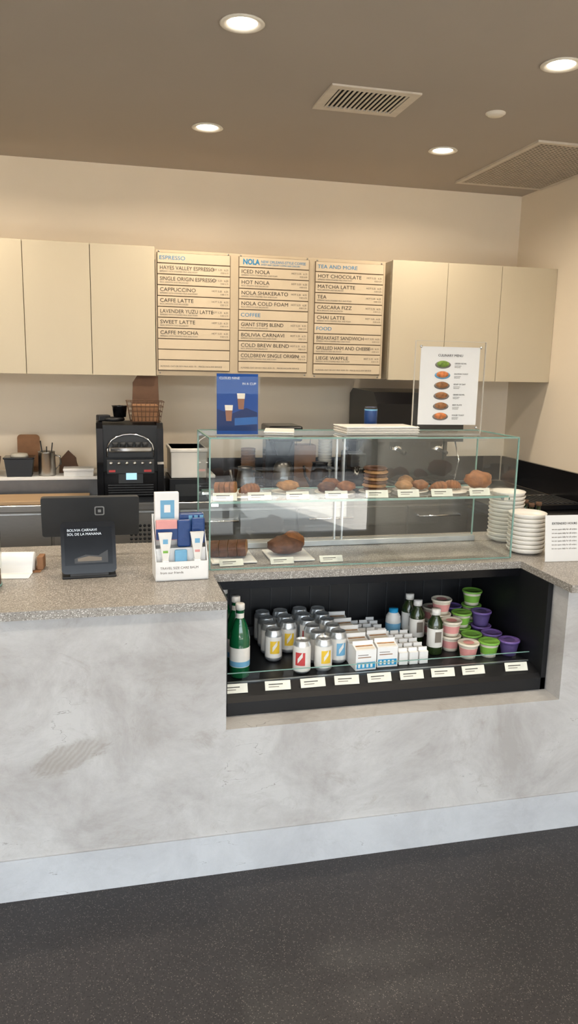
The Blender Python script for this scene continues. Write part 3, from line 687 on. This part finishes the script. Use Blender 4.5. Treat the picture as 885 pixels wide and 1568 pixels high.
for k in range(3): b.prism([(-.05,0),(.04,0),(.055,.10),(.02,.15-k*.02),(-.045,.13)],k*.015,k*.015+.008,m_kraft,'y',M=RX(-5))
b.done((-.56,4.2,zsf))
b=B('cardboard_clipboard'); b.prism(rrect(.115,.20,.02,0,.1),0,.006,m_kraft,'y',M=RX(-6)); b.done((-.375,4.33,zsf+.001))
b=B('black_storage_bin'); b.prism([(-.06,0),(.06,0),(.072,.095),(-.072,.095)],-.05,.05,m_black,'y'); b.box(-.076,.076,-.055,.055,.09,.10,m_blackgloss,bev=.003); b.lathe([(0,.10),(.045,.10),(.04,.115),(0,.12)],m_cream,20); b.done((-.41,4.2,zsf))
b=B('steel_utensil_pitcher'); b.lathe([(0,0),(.042,0),(.044,.005),(.042,.12),(.044,.125),(.040,.123),(.038,.01),(0,.01)],m_steel,28)
b.tube([(.04,0,.105),(.065,0,.10),(.07,0,.06),(.04,0,.03)],.005,m_steel)
for k,(dx,h) in enumerate(((-.02,.18),(.0,.15),(.02,.17))): b.tube([(dx*.5,.0,.01),(dx*1.5,.01,h)],.003,m_dark)
b.done((-.275,4.2,zsf))
b=B('folded_kraft_pouch'); b.prism([(-.05,0),(.05,0),(.04,.08),(.0,.12),(-.045,.07)],-.02,.0,m_kraftd,'y'); b.prism([(-.02,0),(.06,0),(.03,.09)],.002,.02,m_kraft,'y'); b.done((-.17,4.30,zsf))
b=B('white_takeout_box'); b.box(-.075,.075,-.05,.05,0,.035,m_paper,bev=.002); b.box(-.078,.078,-.053,.053,.028,.04,m_paper,bev=.002); b.done((-.115,4.19,zsf))
b=B('under_box_crate'); b.box(-.10,.10,-.12,.12,0,.12,m_black,bev=.005); b.box(-.07,.07,-.125,-.12,.03,.09,m_dark); b.done((.43,4.0,ZB+.001))
b=B('white_storage_box'); b.box(-.09,.09,-.12,.12,0,.15,m_white,bev=.005); b.box(-.095,.095,-.125,.125,.13,.15,m_white,bev=.005); b.done((.43,4.0,ZB+.122))
def kettle(x,y,s=1,m=None):
    b=B('steel_coffee_pitcher'); b.lathe([(0,0),(.06*s,0),(.065*s,.01),(.055*s,.14*s),(.045*s,.19*s),(.05*s,.2*s),(0,.205*s)],m or m_steel,28)
    b.tube([(.05*s,0,.17*s),(.10*s,0,.16*s),(.105*s,0,.08*s),(.06*s,0,.05*s)],.007,m_black); b.tube([(-.055*s,0,.06*s),(-.09*s,0,.12*s),(-.10*s,0,.18*s)],.007,m or m_steel); b.done((x,y,ZB+.001))
kettle(.74,4.0,.8,m_steeld); kettle(1.15,4.0,.9,m_blackgloss)
b=B('batch_coffee_brewer'); b.box(-.09,.09,-.12,.12,0,.04,m_blackgloss,bev=.006); b.box(-.08,.08,.03,.12,.04,.34,m_blackgloss,bev=.006); b.box(-.09,.09,-.10,.12,.30,.38,m_blackgloss,bev=.01)
b.box(-.04,.04,-.103,-.10,.32,.36,m_dark); b.lathe([(0,.045),(.055,.045),(.058,.06),(.05,.16),(.035,.19),(0,.195)],m_steeld,24,c=(0,-.04,0)); b.lathe([(.03,.22),(.055,.30)],m_dark,24,c=(0,-.03,0)); b.done((.94,4.02,ZB+.001))
def cups(x,y,n,m):
    b=B('stacked_paper_cups')
    for i in range(n): b.lathe([(0,0),(.028,0),(.040,.10),(.042,.102),(.040,.104),(.037,.098),(0,.096)],m,24,c=(0,0,i*.016))
    b.done((x,y,ZB+.001))
cups(.80,4.24,9,m_kraft); cups(1.25,4.25,12,m_white)
b=B('kraft_shopping_bag'); b.prism([(-.07,0),(.07,0),(.075,.25),(-.075,.25)],-.05,.05,m_kraft,'y'); b.tube([(-.04,-.05,.25),(-.04,-.05,.29),(.04,-.05,.29),(.04,-.05,.25)],.003,m_kraftd); b.done((1.11,4.26,ZB+.001))
b=B('coffee_grinder'); b.box(-.07,.07,-.08,.09,0,.03,m_black,bev=.01); b.box(-.055,.055,-.0,.085,.03,.24,m_black,bev=.012); b.box(-.045,.045,-.07,.0,.16,.235,m_dark,bev=.008); b.lathe([(.03,.24),(.06,.29),(.062,.32),(0,.325)],m_blackgloss,28,c=(0,.03,0)); b.lathe([(0,0),(.02,.0),(.022,.05)],m_chrome,16,c=(0,-.04,.11)); b.done((1.345,4.0,ZB+.001))
e_=B('espresso_machine')
ex0,ex1,ey0,ey1=1.43,1.93,3.89,4.38
ept=[(ey0,.30),(ey0+.02,.50),(ey0+.08,.56),(ey1-.05,.57),(ey1,.54),(ey1,.02),(ey0+.2,.02),(ey0+.2,.30)]
e_.prism(ept,ex0,ex1,m_blackgloss,'x')
e_.box(ex0,ex1,ey0,ey1,.0,.05,m_steel,bev=.006)
for k in range(12): e_.box(ex0+.03+k*.04,ex0+.05+k*.04,ey0+.01,ey0+.18,.05,.053,m_black)
e_.lathe([(0,.012),(.03,.012),(.036,0)],m_chrome,24,M=TR(ex0+.31,ey0+.008,.47)@RX(90)); e_.lathe([(0,.014),(.026,.014),(.026,.012)],m_canw,24,M=TR(ex0+.31,ey0+.007,.47)@RX(90))
for xx in (ex0+.14,ex0+.38):
    e_.lathe([(.035,0),(.035,.05),(0,.05)],m_chrome,20,c=(xx,ey0+.08,.25)); e_.tube([(xx,ey0+.08,.255),(xx,ey0-.05,.245)],.011,m_black)
e_.tube([(ex1-.03,ey0+.04,.30),(ex1-.02,ey0,.2),(ex1-.03,ey0+.02,.09)],.004,m_chrome)
e_.done((0,0,ZB+.001))
b=B('black_drip_tray'); b.box(-.14,.14,-.14,.14,0,.03,m_blackgloss,bev=.004); 
for k in range(9): b.box(-.12+k*.028,-.108+k*.028,-.12,.12,.03,.033,m_dark)
b.done((2.25,3.55,ZB+.001))

# ---------------- light
wd=bpy.data.worlds.new('World'); scene.world=wd; wd.use_nodes=True
n=wd.node_tree.nodes; bg=n['Background']; bg.inputs[0].default_value=(.82,.91,1,1); bg.inputs[1].default_value=8.0
s=bpy.data.lights.new('sun','SUN'); s.energy=60; s.angle=.01; s.color=(1,.96,.90); so=bpy.data.objects.new('sun',s); COL.objects.link(so); so.rotation_euler=(math.radians(-38),math.radians(15),0)
pl=bpy.data.lights.new('window_portal','AREA'); pl.shape='RECTANGLE'; pl.size=XR-XL; pl.size_y=ZC; pl.cycles.is_portal=True
po=bpy.data.objects.new('window_portal',pl); COL.objects.link(po); po.location=((XR+XL)/2,YF-.1,ZC/2); po.rotation_euler=(math.radians(90),0,0)

# ---------------- camera
f,ph,th,ro=1184.5,.1880,.2410,.0212
r0=Vector((math.cos(th),-math.sin(th),0)); fw=Vector((math.sin(th)*math.cos(ph),math.cos(th)*math.cos(ph),-math.sin(ph)))
u0=r0.cross(fw); r=r0*math.cos(ro)+u0*math.sin(ro); u=u0*math.cos(ro)-r0*math.sin(ro)
cam=bpy.data.cameras.new('camera'); cam.sensor_fit='VERTICAL'; cam.sensor_height=36; cam.lens=36*f/1567.2; cam.clip_start=.05
co=bpy.data.objects.new('camera',cam); COL.objects.link(co)
co.matrix_world=Matrix(((r.x,u.x,-fw.x,0),(r.y,u.y,-fw.y,0),(r.z,u.z,-fw.z,1.6),(0,0,0,1)))
scene.camera=co
scene.view_settings.view_transform='Standard'
scene.view_settings.exposure=0.05
